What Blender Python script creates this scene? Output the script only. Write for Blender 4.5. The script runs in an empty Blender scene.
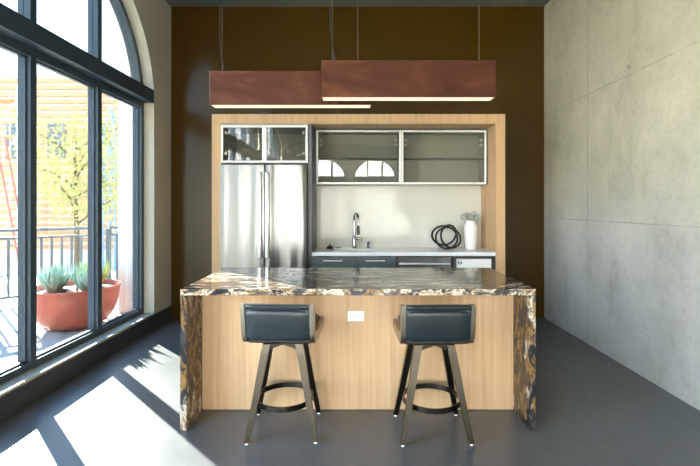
import bpy, bmesh, math, random
from mathutils import Vector, Matrix
random.seed(7)
PI = math.pi
S = bpy.context.scene
COL = S.collection

# ------------------------------------------------------------------ camera
cam_data = bpy.data.cameras.new('camera')
cam_data.sensor_fit = 'HORIZONTAL'; cam_data.sensor_width = 36.0
cam_data.lens = 36.0 * 420 / 700
cam_data.shift_x = -6.5 / 700; cam_data.shift_y = -27.0 / 700
cam_data.clip_start = 0.02; cam_data.clip_end = 300
cam = bpy.data.objects.new('camera', cam_data); COL.objects.link(cam)
cam.location = (0, 0, 1.45); cam.rotation_euler = (PI / 2, 0, 0)
S.camera = cam

# ------------------------------------------------------------------ world, sun, exposure
W = bpy.data.worlds.new('sky'); S.world = W; W.use_nodes = True
wn, wl = W.node_tree.nodes, W.node_tree.links
wn.clear()
w_out = wn.new('ShaderNodeOutputWorld'); w_bg = wn.new('ShaderNodeBackground')
w_tc = wn.new('ShaderNodeTexCoord'); w_sep = wn.new('ShaderNodeSeparateXYZ'); w_rmp = wn.new('ShaderNodeValToRGB')
wl.new(w_tc.outputs['Generated'], w_sep.inputs[0]); wl.new(w_sep.outputs['Z'], w_rmp.inputs[0])
w_rmp.color_ramp.elements[0].position = 0.0; w_rmp.color_ramp.elements[0].color = (1.0, 0.96, 0.90, 1)
w_rmp.color_ramp.elements[1].position = 0.65; w_rmp.color_ramp.elements[1].color = (0.20, 0.48, 1.0, 1)
e_ = w_rmp.color_ramp.elements.new(0.22); e_.color = (0.74, 0.88, 1.0, 1)
w_mr = wn.new('ShaderNodeMapRange'); w_mr.inputs['From Min'].default_value = 0.1; w_mr.inputs['From Max'].default_value = -0.9
wl.new(w_sep.outputs['Y'], w_mr.inputs['Value'])
w_mx = wn.new('ShaderNodeMix'); w_mx.data_type = 'RGBA'; w_mx.blend_type = 'MULTIPLY'
w_mx.inputs[7].default_value = (1.78, 1.78, 1.70, 1)
wl.new(w_mr.outputs[0], w_mx.inputs[0]); wl.new(w_rmp.outputs[0], w_mx.inputs[6])
wl.new(w_mx.outputs[2], w_bg.inputs['Color'])
w_bg.inputs['Strength'].default_value = 5.0
wl.new(w_bg.outputs[0], w_out.inputs[0])

sun_d = bpy.data.lights.new('sun', 'SUN'); sun_d.energy = 76.0; sun_d.angle = math.radians(0.6)
sun_d.color = (1.0, 0.95, 0.86)
sun = bpy.data.objects.new('sun', sun_d); COL.objects.link(sun)
sun.rotation_euler = Vector((1.0, -0.955, -0.575)).to_track_quat('-Z', 'Y').to_euler()
sun.location = (-8, 8, 6)

S.view_settings.view_transform = 'Standard'; S.view_settings.look = 'None'
S.view_settings.gamma = 1.0; S.view_settings.use_curve_mapping = False
S.view_settings.exposure = 1.62
try:
    S.cycles.use_denoising = True
    S.cycles.max_bounces = 12; S.cycles.diffuse_bounces = 6; S.cycles.glossy_bounces = 6
    S.cycles.transparent_max_bounces = 16; S.cycles.caustics_reflective = False
    S.cycles.sample_clamp_indirect = 12.0
except Exception:
    pass

# ------------------------------------------------------------------ materials
def mat(name, color=(0.5, 0.5, 0.5), rough=0.5, metal=0.0, spec=0.5, coat=0.0):
    m = bpy.data.materials.new(name); m.use_nodes = True
    b = m.node_tree.nodes['Principled BSDF']
    b.inputs['Base Color'].default_value = (*color, 1)
    b.inputs['Roughness'].default_value = rough
    b.inputs['Metallic'].default_value = metal
    b.inputs['Specular IOR Level'].default_value = spec
    b.inputs['Coat Weight'].default_value = coat
    return m

class NT:
    """short hand for building node trees"""
    def __init__(s, m):
        s.m = m; s.n = m.node_tree.nodes; s.l = m.node_tree.links
        s.b = s.n.get('Principled BSDF')
    def coord(s, scale=(1, 1, 1), loc=(0, 0, 0), rot=(0, 0, 0)):
        t = s.n.new('ShaderNodeTexCoord'); mp = s.n.new('ShaderNodeMapping')
        mp.inputs['Scale'].default_value = scale; mp.inputs['Location'].default_value = loc
        mp.inputs['Rotation'].default_value = rot
        s.l.new(t.outputs['Object'], mp.inputs[0]); return mp.outputs[0]
    def noise(s, vec, scale, detail=4, rough=0.5, dist=0.0):
        n = s.n.new('ShaderNodeTexNoise'); n.inputs['Scale'].default_value = scale
        n.inputs['Detail'].default_value = detail; n.inputs['Roughness'].default_value = rough
        n.inputs['Distortion'].default_value = dist
        s.l.new(vec, n.inputs['Vector']); return n.outputs['Fac']
    def ramp(s, fac, stops):
        r = s.n.new('ShaderNodeValToRGB'); cr = r.color_ramp
        while len(cr.elements) > 1: cr.elements.remove(cr.elements[-1])
        cr.elements[0].position = stops[0][0]; cr.elements[0].color = (*stops[0][1], 1)
        for p, c in stops[1:]:
            e = cr.elements.new(p); e.color = (*c, 1)
        s.l.new(fac, r.inputs[0]); return r.outputs[0]
    def mix(s, a, b, fac, mode='MIX'):
        n = s.n.new('ShaderNodeMix'); n.data_type = 'RGBA'; n.blend_type = mode
        for v, k in ((a, 6), (b, 7)):
            if isinstance(v, tuple): n.inputs[k].default_value = (*v, 1)
            else: s.l.new(v, n.inputs[k])
        if isinstance(fac, (int, float)): n.inputs[0].default_value = fac
        else: s.l.new(fac, n.inputs[0])
        return n.outputs[2]
    def math(s, op, a, b=None, clamp=False):
        n = s.n.new('ShaderNodeMath'); n.operation = op; n.use_clamp = clamp
        for i, v in enumerate((a, b)):
            if v is None: continue
            if isinstance(v, (int, float)): n.inputs[i].default_value = v
            else: s.l.new(v, n.inputs[i])
        return n.outputs[0]
    def bump(s, h, strength, dist=0.01):
        b = s.n.new('ShaderNodeBump'); b.inputs['Strength'].default_value = strength
        b.inputs['Distance'].default_value = dist
        s.l.new(h, b.inputs['Height']); s.l.new(b.outputs[0], s.b.inputs['Normal'])
    def color(s, out): s.l.new(out, s.b.inputs['Base Color'])
    def rough(s, out): s.l.new(out, s.b.inputs['Roughness'])

def line_mask(t, comp, pos, half):
    """1 within half of pos along a coordinate"""
    d = t.math('ABSOLUTE', t.math('SUBTRACT', comp, pos))
    return t.math('LESS_THAN', d, half)

def m_concrete_wall():
    m = mat('board_concrete', rough=0.62, spec=0.3); t = NT(m)
    v = t.coord()
    big = t.noise(v, 0.75, 3, 0.55, 0.2)
    mid = t.noise(t.coord((1, 1, 0.8)), 2.6, 9, 0.68, 0.15)
    strk = t.noise(t.coord((2.4, 2.4, 0.5), (4, 2, 0)), 1.4, 4, 0.6)
    fine = t.noise(v, 24, 6, 0.7)
    c = t.ramp(big, [(0.30, (0.355, 0.342, 0.285)), (0.55, (0.415, 0.402, 0.350)), (0.72, (0.45, 0.440, 0.395))])
    c = t.mix(c, t.ramp(mid, [(0.28, (0.72, 0.715, 0.69)), (0.42, (0.90, 0.90, 0.89)), (0.52, (1, 1, 1)), (0.70, (1.13, 1.13, 1.12))]), 0.85, 'MULTIPLY')
    c = t.mix(c, t.ramp(strk, [(0.28, (0.76, 0.755, 0.74)), (0.42, (1, 1, 1))]), 0.6, 'MULTIPLY')
    c = t.mix(c, t.ramp(fine, [(0.28, (0.76, 0.76, 0.75)), (0.5, (1, 1, 1)), (0.75, (1.06, 1.06, 1.06))]), 0.6, 'MULTIPLY')
    sp = t.n.new('ShaderNodeSeparateXYZ'); t.l.new(t.coord(), sp.inputs[0])
    wob = t.math('MULTIPLY', t.math('SUBTRACT', fine, 0.5), 0.008)
    y = t.math('ADD', sp.outputs['Y'], wob); z = t.math('ADD', sp.outputs['Z'], wob)
    ln = line_mask(t, y, 4.418, 0.007)
    for zz in (1.30, 2.62, 3.94): ln = t.math('MAXIMUM', ln, line_mask(t, z, zz, 0.0045))
    ln = t.math('MULTIPLY', ln, t.ramp(t.noise(v, 3, 3), [(0.35, (0.25,) * 3), (0.6, (0.9,) * 3)]))
    c = t.mix(c, (0.20, 0.20, 0.185), t.math('MULTIPLY', ln, 0.85))
    # small air holes left by the pour
    vo = t.n.new('ShaderNodeTexVoronoi'); vo.inputs['Scale'].default_value = 3.2; vo.inputs['Randomness'].default_value = 1.0
    t.l.new(t.coord((1, 1, 0.8)), vo.inputs['Vector'])
    hole = t.math('LESS_THAN', vo.outputs['Distance'], 0.045)
    c = t.mix(c, (0.17, 0.17, 0.16), t.math('MULTIPLY', hole, 0.75))
    light_tint = t.n.new('ShaderNodeMapRange'); light_tint.interpolation_type = 'SMOOTHSTEP'
    light_tint.inputs['From Min'].default_value = 0.9; light_tint.inputs['From Max'].default_value = 2.3
    t.l.new(t.math('ADD', sp.outputs['Z'], t.math('MULTIPLY', t.math('SUBTRACT', mid, 0.5), 1.2)), light_tint.inputs['Value'])
    c = t.mix(c, t.mix((1.0, 1.02, 1.10), (1.02, 1.0, 0.90), light_tint.outputs[0]), 1.0, 'MULTIPLY')  # warm light high up and blue light low down, painted into the concrete colour
    t.color(c); t.bump(t.math('SUBTRACT', fine, t.math('MULTIPLY', ln, 0.6)), 0.12, 0.01)
    return m

def m_floor():
    m = mat('polished_concrete', rough=0.38, spec=0.8); t = NT(m); v = t.coord()
    a = t.noise(v, 0.8, 6, 0.6, 0.5); b = t.noise(v, 9, 6, 0.65)
    c = t.ramp(a, [(0.3, (0.080, 0.081, 0.080)), (0.7, (0.122, 0.122, 0.121))])
    c = t.mix(c, t.ramp(b, [(0.3, (0.80, 0.80, 0.80)), (0.55, (1, 1, 1)), (0.8, (1.1, 1.1, 1.1))]), 0.8, 'MULTIPLY')
    t.color(c); t.rough(t.ramp(a, [(0.3, (0.30,) * 3), (0.7, (0.36,) * 3)])); t.bump(b, 0.04, 0.01)
    return m

def m_plaster(name, col, rough=0.7, spec=0.35):
    m = mat(name, col, rough, spec=spec); t = NT(m); v = t.coord()
    n = t.noise(v, 2.2, 5, 0.6); f = t.noise(v, 90, 3, 0.6)
    t.color(t.mix(col, t.ramp(n, [(0.3, (0.92,) * 3), (0.7, (1.04,) * 3)]), 1.0, 'MULTIPLY'))
    t.bump(f, 0.06, 0.004); return m

def m_stone(name, scale, dist=1.6, loc=(0, 0, 0), gold=1.0, rot=(0, 0, 0), pl=0.5):
    m = mat(name, rough=0.09, spec=0.33); t = NT(m)
    v = t.coord(scale, loc, rot)
    n1 = t.noise(v, 1.0, 9, 0.66, dist)
    n2 = t.noise(t.coord(scale, (7.3 + loc[0], 3.1, 1.7), rot), 0.7, 7, 0.62, dist * 1.2)
    g = gold
    dark = t.ramp(n1, [(0.36, (0.009, 0.011, 0.016)), (0.47, (0.018, 0.020, 0.025)), (0.495, (0.10 * g, 0.050 * g, 0.016)),
                       (0.525, (0.27 * g, 0.150 * g, 0.045)), (0.555, (0.15 * g, 0.085 * g, 0.035)), (0.60, (0.030, 0.026, 0.025)), (0.70, (0.012, 0.012, 0.015))])
    pale = t.ramp(n1, [(0.36, (0.020, 0.020, 0.024)), (0.45, (0.10, 0.072, 0.055)), (0.50, (0.66, 0.58, 0.47)), (0.54, (0.33, 0.23, 0.13)),
                       (0.60, (0.075, 0.062, 0.055)), (0.68, (0.50, 0.46, 0.42))])
    t.color(t.mix(dark, pale, t.ramp(n2, [(pl - 0.05, (0, 0, 0)), (pl + 0.05, (1, 1, 1))])))
    return m

def m_oak(name, tone=1.0):
    m = mat(name, rough=0.42, spec=0.35); t = NT(m)
    a = t.noise(t.coord((26, 26, 0.55)), 1.0, 6, 0.6, 0.3)
    b = t.noise(t.coord((120, 120, 2.2)), 1.0, 4, 0.6)
    d = t.noise(t.coord((3.1, 3.1, 0.01)), 1.0, 1, 0.4)
    k = tone
    c = t.ramp(a, [(0.28, (0.50 * k, 0.315 * k, 0.166 * k)), (0.5, (0.58 * k, 0.375 * k, 0.205 * k)), (0.72, (0.64 * k, 0.43 * k, 0.248 * k))])
    c = t.mix(c, t.ramp(b, [(0.3, (0.84, 0.80, 0.75)), (0.55, (1, 1, 1))]), 0.55, 'MULTIPLY')
    c = t.mix(c, t.ramp(d, [(0.35, (0.93, 0.92, 0.9)), (0.65, (1.04, 1.03, 1.02))]), 0.8, 'MULTIPLY')
    t.color(c); t.bump(b, 0.05, 0.003); return m

def m_metal(name, col, rough, noise_scale=None, amt=0.1, stretch=(1, 1, 1)):
    m = mat(name, col, rough, metal=1.0); t = NT(m)
    if noise_scale:
        n = t.noise(t.coord(stretch), noise_scale, 5, 0.6)
        t.rough(t.ramp(n, [(0.3, (max(rough - amt, 0.03),) * 3), (0.7, (rough + amt,) * 3)]))
        t.color(t.mix(col, t.ramp(n, [(0.3, (0.88,) * 3), (0.7, (1.1,) * 3)]), 1.0, 'MULTIPLY'))
    return m

def m_steel():
    m = mat('brushed_stainless', (0.205, 0.205, 0.20), 0.31, metal=1.0); t = NT(m)
    t.b.inputs['Anisotropic'].default_value = 0.6
    w = t.noise(t.coord((5.0, 1, 0.16), (1.3, 0, 0)), 1.0, 1, 0.4)
    fine = t.noise(t.coord((300, 300, 2)), 1.0, 2, 0.5)
    t.bump(w, 1.0, 0.10)
    t.rough(t.ramp(fine, [(0.3, (0.30,) * 3), (0.7, (0.34,) * 3)]))
    return m

def m_glass(name, tint, ior=1.5, rough=0.0):
    m = bpy.data.materials.new(name); m.use_nodes = True
    n, l = m.node_tree.nodes, m.node_tree.links; n.clear()
    o = n.new('ShaderNodeOutputMaterial'); mx = n.new('ShaderNodeMixShader')
    tr = n.new('ShaderNodeBsdfTransparent'); tr.inputs[0].default_value = (*tint, 1)
    gl = n.new('ShaderNodeBsdfGlossy'); gl.inputs['Roughness'].default_value = rough
    fr = n.new('ShaderNodeFresnel'); geo = n.new('ShaderNodeNewGeometry')
    mr = n.new('ShaderNodeMapRange'); mr.inputs['To Min'].default_value = ior; mr.inputs['To Max'].default_value = 1 / ior
    l.new(geo.outputs['Backfacing'], mr.inputs['Value']); l.new(mr.outputs[0], fr.inputs['IOR'])
    l.new(fr.outputs[0], mx.inputs[0]); l.new(tr.outputs[0], mx.inputs[1]); l.new(gl.outputs[0], mx.inputs[2])
    l.new(mx.outputs[0], o.inputs[0]); return m

def m_emit(name, col, strength):
    m = bpy.data.materials.new(name); m.use_nodes = True
    b = m.node_tree.nodes['Principled BSDF']
    b.inputs['Base Color'].default_value = (*col, 1)
    b.inputs['Emission Color'].default_value = (*col, 1); b.inputs['Emission Strength'].default_value = strength
    return m

def m_leather():
    m = mat('black_leather', (0.009, 0.015, 0.018), 0.33, spec=0.5); t = NT(m)
    vo = t.n.new('ShaderNodeTexVoronoi'); vo.inputs['Scale'].default_value = 260
    t.l.new(t.coord(), vo.inputs['Vector'])
    lo = t.noise(t.coord(), 9, 3, 0.5)
    t.bump(t.math('ADD', t.math('MULTIPLY', vo.outputs['Distance'], 0.25), lo), 0.10, 0.008); return m

def m_bronze_box():
    m = mat('bronze_painted_metal', rough=0.5, metal=0.15, spec=0.15); t = NT(m)
    n = t.noise(t.coord((1.2, 3, 3)), 1.6, 6, 0.6, 0.6)
    t.color(t.ramp(n, [(0.32, (0.030, 0.0095, 0.0045)), (0.5, (0.060, 0.019, 0.009)), (0.7, (0.105, 0.038, 0.020))]))
    return m

def m_deck():
    m = mat('deck_pavers', rough=0.8); t = NT(m)
    n = t.noise(t.coord(), 5, 5, 0.6)
    t.color(t.ramp(n, [(0.3, (0.34, 0.31, 0.26)), (0.7, (0.44, 0.41, 0.35))])); return m

def m_noisy(name, c0, c1, scale, rough=0.6, stretch=(1, 1, 1), spec=0.4):
    m = mat(name, rough=rough, spec=spec); t = NT(m)
    t.color(t.ramp(t.noise(t.coord(stretch), scale, 5, 0.6), [(0.3, c0), (0.7, c1)])); return m

M = dict(
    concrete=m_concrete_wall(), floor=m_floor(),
    plaster=m_plaster('beige_plaster', (0.46, 0.43, 0.36)),
    plaster_white=m_plaster('white_plaster', (0.80, 0.78, 0.74)),
    brown=m_plaster('olive_brown_paint', (0.044, 0.0225, 0.0010), 0.22, 0.34),
    ceiling=m_plaster('grey_ceiling', (0.12, 0.125, 0.11)),
    base=m_noisy('charcoal_trim', (0.035, 0.038, 0.040), (0.05, 0.052, 0.055), 4, 0.45),
    winframe=m_noisy('slate_blue_aluminium', (0.036, 0.057, 0.080), (0.039, 0.061, 0.085), 1.5, 0.40),
    glass=m_glass('window_glass', (0.43, 0.455, 0.46)),
    clear=m_glass('clear_glass', (0.97, 0.98, 0.98)),
    smoked=m_glass('smoked_glass', (0.80, 0.80, 0.78), 1.5),
    stone_top=m_stone('granite_polished_top', (1.8, 6.5, 9.0), 1.5, (0.4, 0, 0), gold=0.62, pl=0.515),
    stone_edge=m_stone('granite_polished_edge', (8, 8, 13), 0.8, (2, 0, 0), 1.2, pl=0.47),
    stone_leg=m_stone('granite_polished_leg', (9, 8, 3.4), 1.0, (5, 1, 0), 1.0, (0.3, 0, 0), pl=0.57),
    oak=m_oak('oak_veneer'), steel=m_steel(),
    oak_frame=m_oak('oak_surround_veneer', 0.97),
    fridge_side=mat('dark_grey_fridge_side', (0.035, 0.036, 0.038), 0.45),
    handle=mat('satin_handle', (0.74, 0.74, 0.73), 0.34, metal=0.55),
    alu=mat('pale_aluminium', (0.86, 0.86, 0.84), 0.4, metal=0.0),
    greycab=m_noisy('grey_laminate', (0.085, 0.095, 0.10), (0.10, 0.11, 0.115), 3, 0.4),
    cabin=m_noisy('grey_green_cabinet_inside', (0.40, 0.40, 0.36), (0.44, 0.44, 0.40), 2, 0.55),
    quartz=m_noisy('white_quartz', (0.74, 0.74, 0.75), (0.80, 0.80, 0.80), 12, 0.2),
    splash=m_noisy('back_painted_glass', (0.56, 0.55, 0.50), (0.58, 0.57, 0.52), 1, 0.10, spec=0.22),
    black=mat('black_plastic', (0.012, 0.012, 0.013), 0.4),
    chrome=m_metal('dark_chrome', (0.30, 0.30, 0.31), 0.12, 20, 0.04),
    white=mat('white_plastic', (0.82, 0.82, 0.80), 0.35),
    ceramic=m_noisy('matt_white_ceramic', (0.80, 0.78, 0.75), (0.84, 0.82, 0.80), 9, 0.5),
    curl=m_noisy('grey_green_dried_stem', (0.20, 0.25, 0.22), (0.33, 0.38, 0.34), 30, 0.6),
    blackmetal=mat('black_metal', (0.016, 0.015, 0.014), 0.38, metal=0.4),
    leather=m_leather(), bronzebox=m_bronze_box(),
    pewter=m_metal('brushed_bronze', (0.054, 0.046, 0.035), 0.30, 4, 0.02, (3, 3, 0.5)),
    champagne=m_metal('champagne_bronze', (0.36, 0.32, 0.25), 0.36, 14, 0.06, (3, 3, 0.5)),
    diff=m_emit('led_diffuser', (1.0, 0.80, 0.58), 0.26),
    cord=mat('grey_cord', (0.030, 0.028, 0.024), 0.7, spec=0.15), wire=mat('steel_wire', (0.075, 0.062, 0.038), 0.6, spec=0.2),
    deck=m_deck(), rail=mat('grey_painted_rail', (0.10, 0.115, 0.125), 0.5),
    terracotta=m_noisy('red_glazed_bowl', (0.42, 0.085, 0.05), (0.52, 0.12, 0.075), 5, 0.3),
    soil=m_noisy('potting_soil', (0.05, 0.035, 0.022), (0.10, 0.07, 0.05), 40, 0.95),
    agave=m_noisy('blue_green_leaf', (0.26, 0.40, 0.33), (0.42, 0.56, 0.48), 8, 0.55),
    yellowleaf=m_noisy('yellow_green_leaf', (0.45, 0.45, 0.10), (0.55, 0.58, 0.18), 8, 0.55),
    treeleaf=m_noisy('autumn_leaf', (0.50, 0.52, 0.18), (0.78, 0.66, 0.28), 0.8, 0.6),
    bark=m_noisy('bark', (0.12, 0.09, 0.06), (0.20, 0.15, 0.10), 12, 0.9),
    clad=m_noisy('orange_timber_cladding', (0.56, 0.27, 0.13), (0.66, 0.36, 0.20), 1.0, 0.7, (1, 1, 6)),
    facade=m_noisy('pale_render', (0.62, 0.60, 0.56), (0.70, 0.68, 0.64), 1, 0.8),
    redmetal=mat('red_painted_steel', (0.50, 0.14, 0.10), 0.5),
    bluepanel=mat('blue_panel', (0.26, 0.42, 0.60), 0.5),
    darkglass=mat('facade_glass', (0.10, 0.13, 0.16), 0.15),
    ground=m_noisy('sandy_street', (0.50, 0.43, 0.29), (0.56, 0.48, 0.33), 2, 0.9),
)

# ------------------------------------------------------------------ mesh helpers
def BM(): return bmesh.new()

def box(bm, x0, x1, y0, y1, z0, z1, bev=0.0, seg=2, M4=None):
    vs = [bm.verts.new((x, y, z)) for z in (z0, z1) for y in (y0, y1) for x in (x0, x1)]
    f = [(0, 2, 3, 1), (4, 5, 7, 6), (0, 1, 5, 4), (2, 6, 7, 3), (0, 4, 6, 2), (1, 3, 7, 5)]
    fs = [bm.faces.new([vs[i] for i in q]) for q in f]
    if M4 is not None: bmesh.ops.transform(bm, matrix=M4, verts=vs)
    if bev > 0:
        es = list({e for q in fs for e in q.edges})
        bmesh.ops.bevel(bm, geom=es, offset=bev, segments=seg, profile=0.5, affect='EDGES')

def loft(bm, rings, closed_ring=True, cap=True, loop=False):
    rv = [[bm.verts.new(p) for p in r] for r in rings]
    n = len(rv[0]); m = len(rv)
    for i in range(m if loop else m - 1):
        a, b = rv[i], rv[(i + 1) % m]
        for j in range(n if closed_ring else n - 1):
            k = (j + 1) % n
            bm.faces.new((a[j], a[k], b[k], b[j]))
    if cap and not loop:
        bm.faces.new(list(reversed(rv[0]))); bm.faces.new(rv[-1])

def tube(bm, pts, r, n=10, closed=False):
    pts = [Vector(p) for p in pts]; m = len(pts); rings = []
    up = None
    for i, p in enumerate(pts):
        if closed: t = pts[(i + 1) % m] - pts[i - 1]
        else: t = pts[min(i + 1, m - 1)] - pts[max(i - 1, 0)]
        t.normalize()
        if up is None:
            up = Vector((0, 0, 1)) if abs(t.z) < 0.9 else Vector((0, 1, 0))
        side = t.cross(up).normalized(); up = side.cross(t).normalized()
        rr = r[i] if isinstance(r, (list, tuple)) else r
        rings.append([p + (side * math.cos(2 * PI * k / n) + up * math.sin(2 * PI * k / n)) * rr for k in range(n)])
    loft(bm, rings, cap=not closed, loop=closed)

def lathe(bm, prof, n=32, c=(0, 0, 0)):
    rings = [[(c[0] + r * math.cos(2 * PI * k / n), c[1] + r * math.sin(2 * PI * k / n), c[2] + z) for k in range(n)] for r, z in prof]
    loft(bm, rings)

def prism(bm, pts, axis, a0, a1):
    """extrude a 2-D outline along an axis: 'x' outline is (y,z), 'y' outline is (x,z), 'z' outline is (x,y)"""
    def p3(p, a):
        return {'x': (a, p[0], p[1]), 'y': (p[0], a, p[1]), 'z': (p[0], p[1], a)}[axis]
    loft(bm, [[p3(p, a0) for p in pts], [p3(p, a1) for p in pts]])

def root_origin(o):
    while o.parent: o = o.parent
    return o.location.copy()

def obj(name, bm, m, parent=None, smooth=False, kind=None, label=None):
    bmesh.ops.recalc_face_normals(bm, faces=bm.faces[:])
    if parent is not None:
        bmesh.ops.translate(bm, verts=bm.verts[:], vec=-root_origin(parent))
    me = bpy.data.meshes.new(name); bm.to_mesh(me); bm.free()
    for x in (m if isinstance(m, (list, tuple)) else [m]): me.materials.append(x)
    if smooth:
        for p in me.polygons: p.use_smooth = True
        try: me.set_sharp_from_angle(angle=math.radians(38))
        except Exception: pass
    o = bpy.data.objects.new(name, me); COL.objects.link(o)
    if parent is not None: o.parent = parent
    if kind: o['kind'] = kind
    if label: o['label'] = label
    return o

def tag(o, label, cat, group=None, kind=None):
    o['label'] = label; o['category'] = cat
    if group: o['group'] = group
    if kind: o['kind'] = kind
    return o

def thing(name, label, cat, loc=(0, 0, 0), group=None, kind=None):
    o = bpy.data.objects.new(name, None); COL.objects.link(o); o.location = loc
    o.empty_display_size = 0.1
    return tag(o, label, cat, group, kind)

def copy_tree(o, parent=None):
    c = o.copy(); COL.objects.link(c)
    if parent is not None: c.parent = parent
    for ch in list(o.children): copy_tree(ch, c)
    return c

# ------------------------------------------------------------------ room dimensions
XL, XR, YB, YR, H = -2.40, 2.43, 5.44, -6.00, 4.03
SILL, SPRING = 0.185, 2.67

bm = BM(); box(bm, XL - 0.28, XR + 0.2, YR - 0.25, YB + 0.2, -0.12, 0)
tag(obj('floor', bm, M['floor'], kind='structure'), 'polished grey concrete floor with sunlit patches by the window', 'floor')
bm = BM(); box(bm, XL - 0.28, XR + 0.2, YR - 0.25, YB + 0.2, H, H + 0.15)
tag(obj('ceiling', bm, M['ceiling'], kind='structure'), 'dark grey ceiling high above the kitchen', 'ceiling')
bm = BM(); box(bm, XL, XR, YB, YB + 0.2, 0, H)
tag(obj('wall_back', bm, M['brown'], kind='structure'), 'dark olive brown wall behind the oak kitchen surround', 'wall')
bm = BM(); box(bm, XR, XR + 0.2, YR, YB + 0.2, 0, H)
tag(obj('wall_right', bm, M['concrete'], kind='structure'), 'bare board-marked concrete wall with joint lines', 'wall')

def arch_wall(name, u0, u1, wins, to3, label, m, SPRING=SPRING):
    """wall with arched openings; wins: (centre, radius); to3(u, v, side) gives the point on inner (0) or outer (1) face"""
    bm = BM()
    def slab(poly):
        loft(bm, [[to3(u, v, 0) for u, v in poly], [to3(u, v, 1) for u, v in poly]])
    cur = u0
    for c, r in wins:
        a, b = c - r, c + r
        slab([(cur, 0), (a, 0), (a, H), (cur, H)])
        slab([(a, 0), (b, 0), (b, SILL - 0.02), (a, SILL - 0.02)])
        arc = [(c + r * math.cos(PI * k / 40), SPRING + r * math.sin(PI * k / 40)) for k in range(41)]
        # the spandrel is cut in strips so that no face is concave
        for k in range(40):
            p, q = arc[k], arc[k + 1]
            slab([p, (p[0], H), (q[0], H), q])
        cur = b
    slab([(cur, 0), (u1, 0), (u1, H), (cur, H)])
    bmesh.ops.remove_doubles(bm, verts=bm.verts[:], dist=1e-5)
    return tag(obj(name, bm, m, kind='structure'), label, 'wall')

L3 = lambda u, v, s: (XL - 0.26 * s, u, v)
R3 = lambda u, v, s: (u, YR - 0.24 * s, v)
WL = [(-2.60, 1.28), (0.55, 1.28), (3.70, 1.28)]
WR = [(-1.25, 0.86), (0.72, 0.86)]
arch_wall('wall_left', YR, YB, WL, L3, 'beige plaster wall with a tall arched window', M['plaster'])
arch_wall('wall_rear', XL, XR, WR, R3, 'white wall with arched windows facing the kitchen', M['plaster_white'], 2.22)

bm = BM(); box(bm, XL, XL + 0.014, YR + 0.01, YB, 0, 0.166, 0.003)
tag(obj('baseboard_left', bm, M['base'], kind='structure'), 'black baseboard running under the arched window', 'baseboard')

def arch_window(name, c, r, to, label, fw=0.06, glass=None, SPRING=SPRING):
    """to(u, v, w): w is depth from the inner wall face towards outdoors. Frame sits 0.12-0.22 deep."""
    root = thing(name, label, 'window', to(c, SILL, 0.17), kind='structure')
    w0, w1 = 0.12, 0.22
    def bx(bm, u0, u1, v0, v1, a=w0, b=w1):
        ps = [(u0, v0), (u1, v0), (u1, v1), (u0, v1)]
        loft(bm, [[to(u, v, a) for u, v in ps], [to(u, v, b) for u, v in ps]])
    bm = BM()
    bx(bm, c - r, c - r + fw, SILL, SPRING); bx(bm, c + r - fw, c + r, SILL, SPRING)
    bx(bm, c - r + fw, c + r - fw, SILL, SILL + 0.058)
    n = 40; ri = r - fw
    rings = []
    for k in range(n + 1):
        a = PI * k / n; cc, ss = math.cos(a), math.sin(a)
        rings.append([to(c + r * cc, SPRING + r * ss, w0), to(c + ri * cc, SPRING + ri * ss, w0),
                      to(c + ri * cc, SPRING + ri * ss, w1), to(c + r * cc, SPRING + r * ss, w1)])
    loft(bm, rings)
    obj('window_frame', bm, M['winframe'], root)
    # glazing beads: a thinner inner frame per light
    mull = [c - r / 3 + 0.005, c + r / 3 + 0.0]
    for mu in mull:
        bm = BM()
        vtop = SPRING + math.sqrt(ri * ri - (abs(mu - c) + 0.03) ** 2)
        bx(bm, mu - 0.032, mu + 0.032, SILL + 0.058, SPRING - 0.06); bx(bm, mu - 0.032, mu + 0.032, SPRING + 0.15, vtop)
        obj('mullion', bm, M['winframe'], root)
    bm = BM(); bx(bm, c - r + fw, c + r - fw, SPRING - 0.06, SPRING); bx(bm, c - r, c + r, SPRING, SPRING + 0.15, 0.0, w1)
    obj('transom', bm, M['winframe'], root)
    bm = BM(); bx(bm, c - r, c + r, SILL - 0.02, SILL - 0.0005, -0.004, 0.25)
    obj('window_sill', bm, M['plaster'], root)
    edges = [c - r + fw, mull[0] - 0.032, mull[0] + 0.032, mull[1] - 0.032, mull[1] + 0.032, c + r - fw]
    bead = BM()
    for i in range(3):
        a, b = edges[2 * i], edges[2 * i + 1]
        bm = BM(); bx(bm, a, b, SILL + 0.058, SPRING - 0.06, 0.170, 0.176)
        obj('pane', bm, glass or M['glass'], root)
        for (p0, p1, q0, q1) in ((a, a + 0.014, SILL + 0.058, SPRING - 0.06), (b - 0.014, b, SILL + 0.058, SPRING - 0.06),
                                 (a + 0.014, b - 0.014, SILL + 0.058, SILL + 0.072), (a + 0.014, b - 0.014, SPRING - 0.074, SPRING - 0.06)):
            bx(bead, p0, p1, q0, q1, 0.150, 0.169)
        bm = BM(); prev = None
        N = 14
        us = [a + (b - a) * k / N for k in range(N + 1)]
        top = [(u, max(SPRING + 0.151, SPRING + math.sqrt(max(ri * ri - (u - c) ** 2, 0.0)))) for u in us]
        poly = [(a, SPRING + 0.15), (b, SPRING + 0.15)] + list(reversed(top))
        loft(bm, [[to(u, v, 0.170) for u, v in poly], [to(u, v, 0.176) for u, v in poly]])
        obj('pane', bm, glass or M['glass'], root)
    obj('glazing_bead', bead, M['winframe'], root)
    return root

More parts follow.
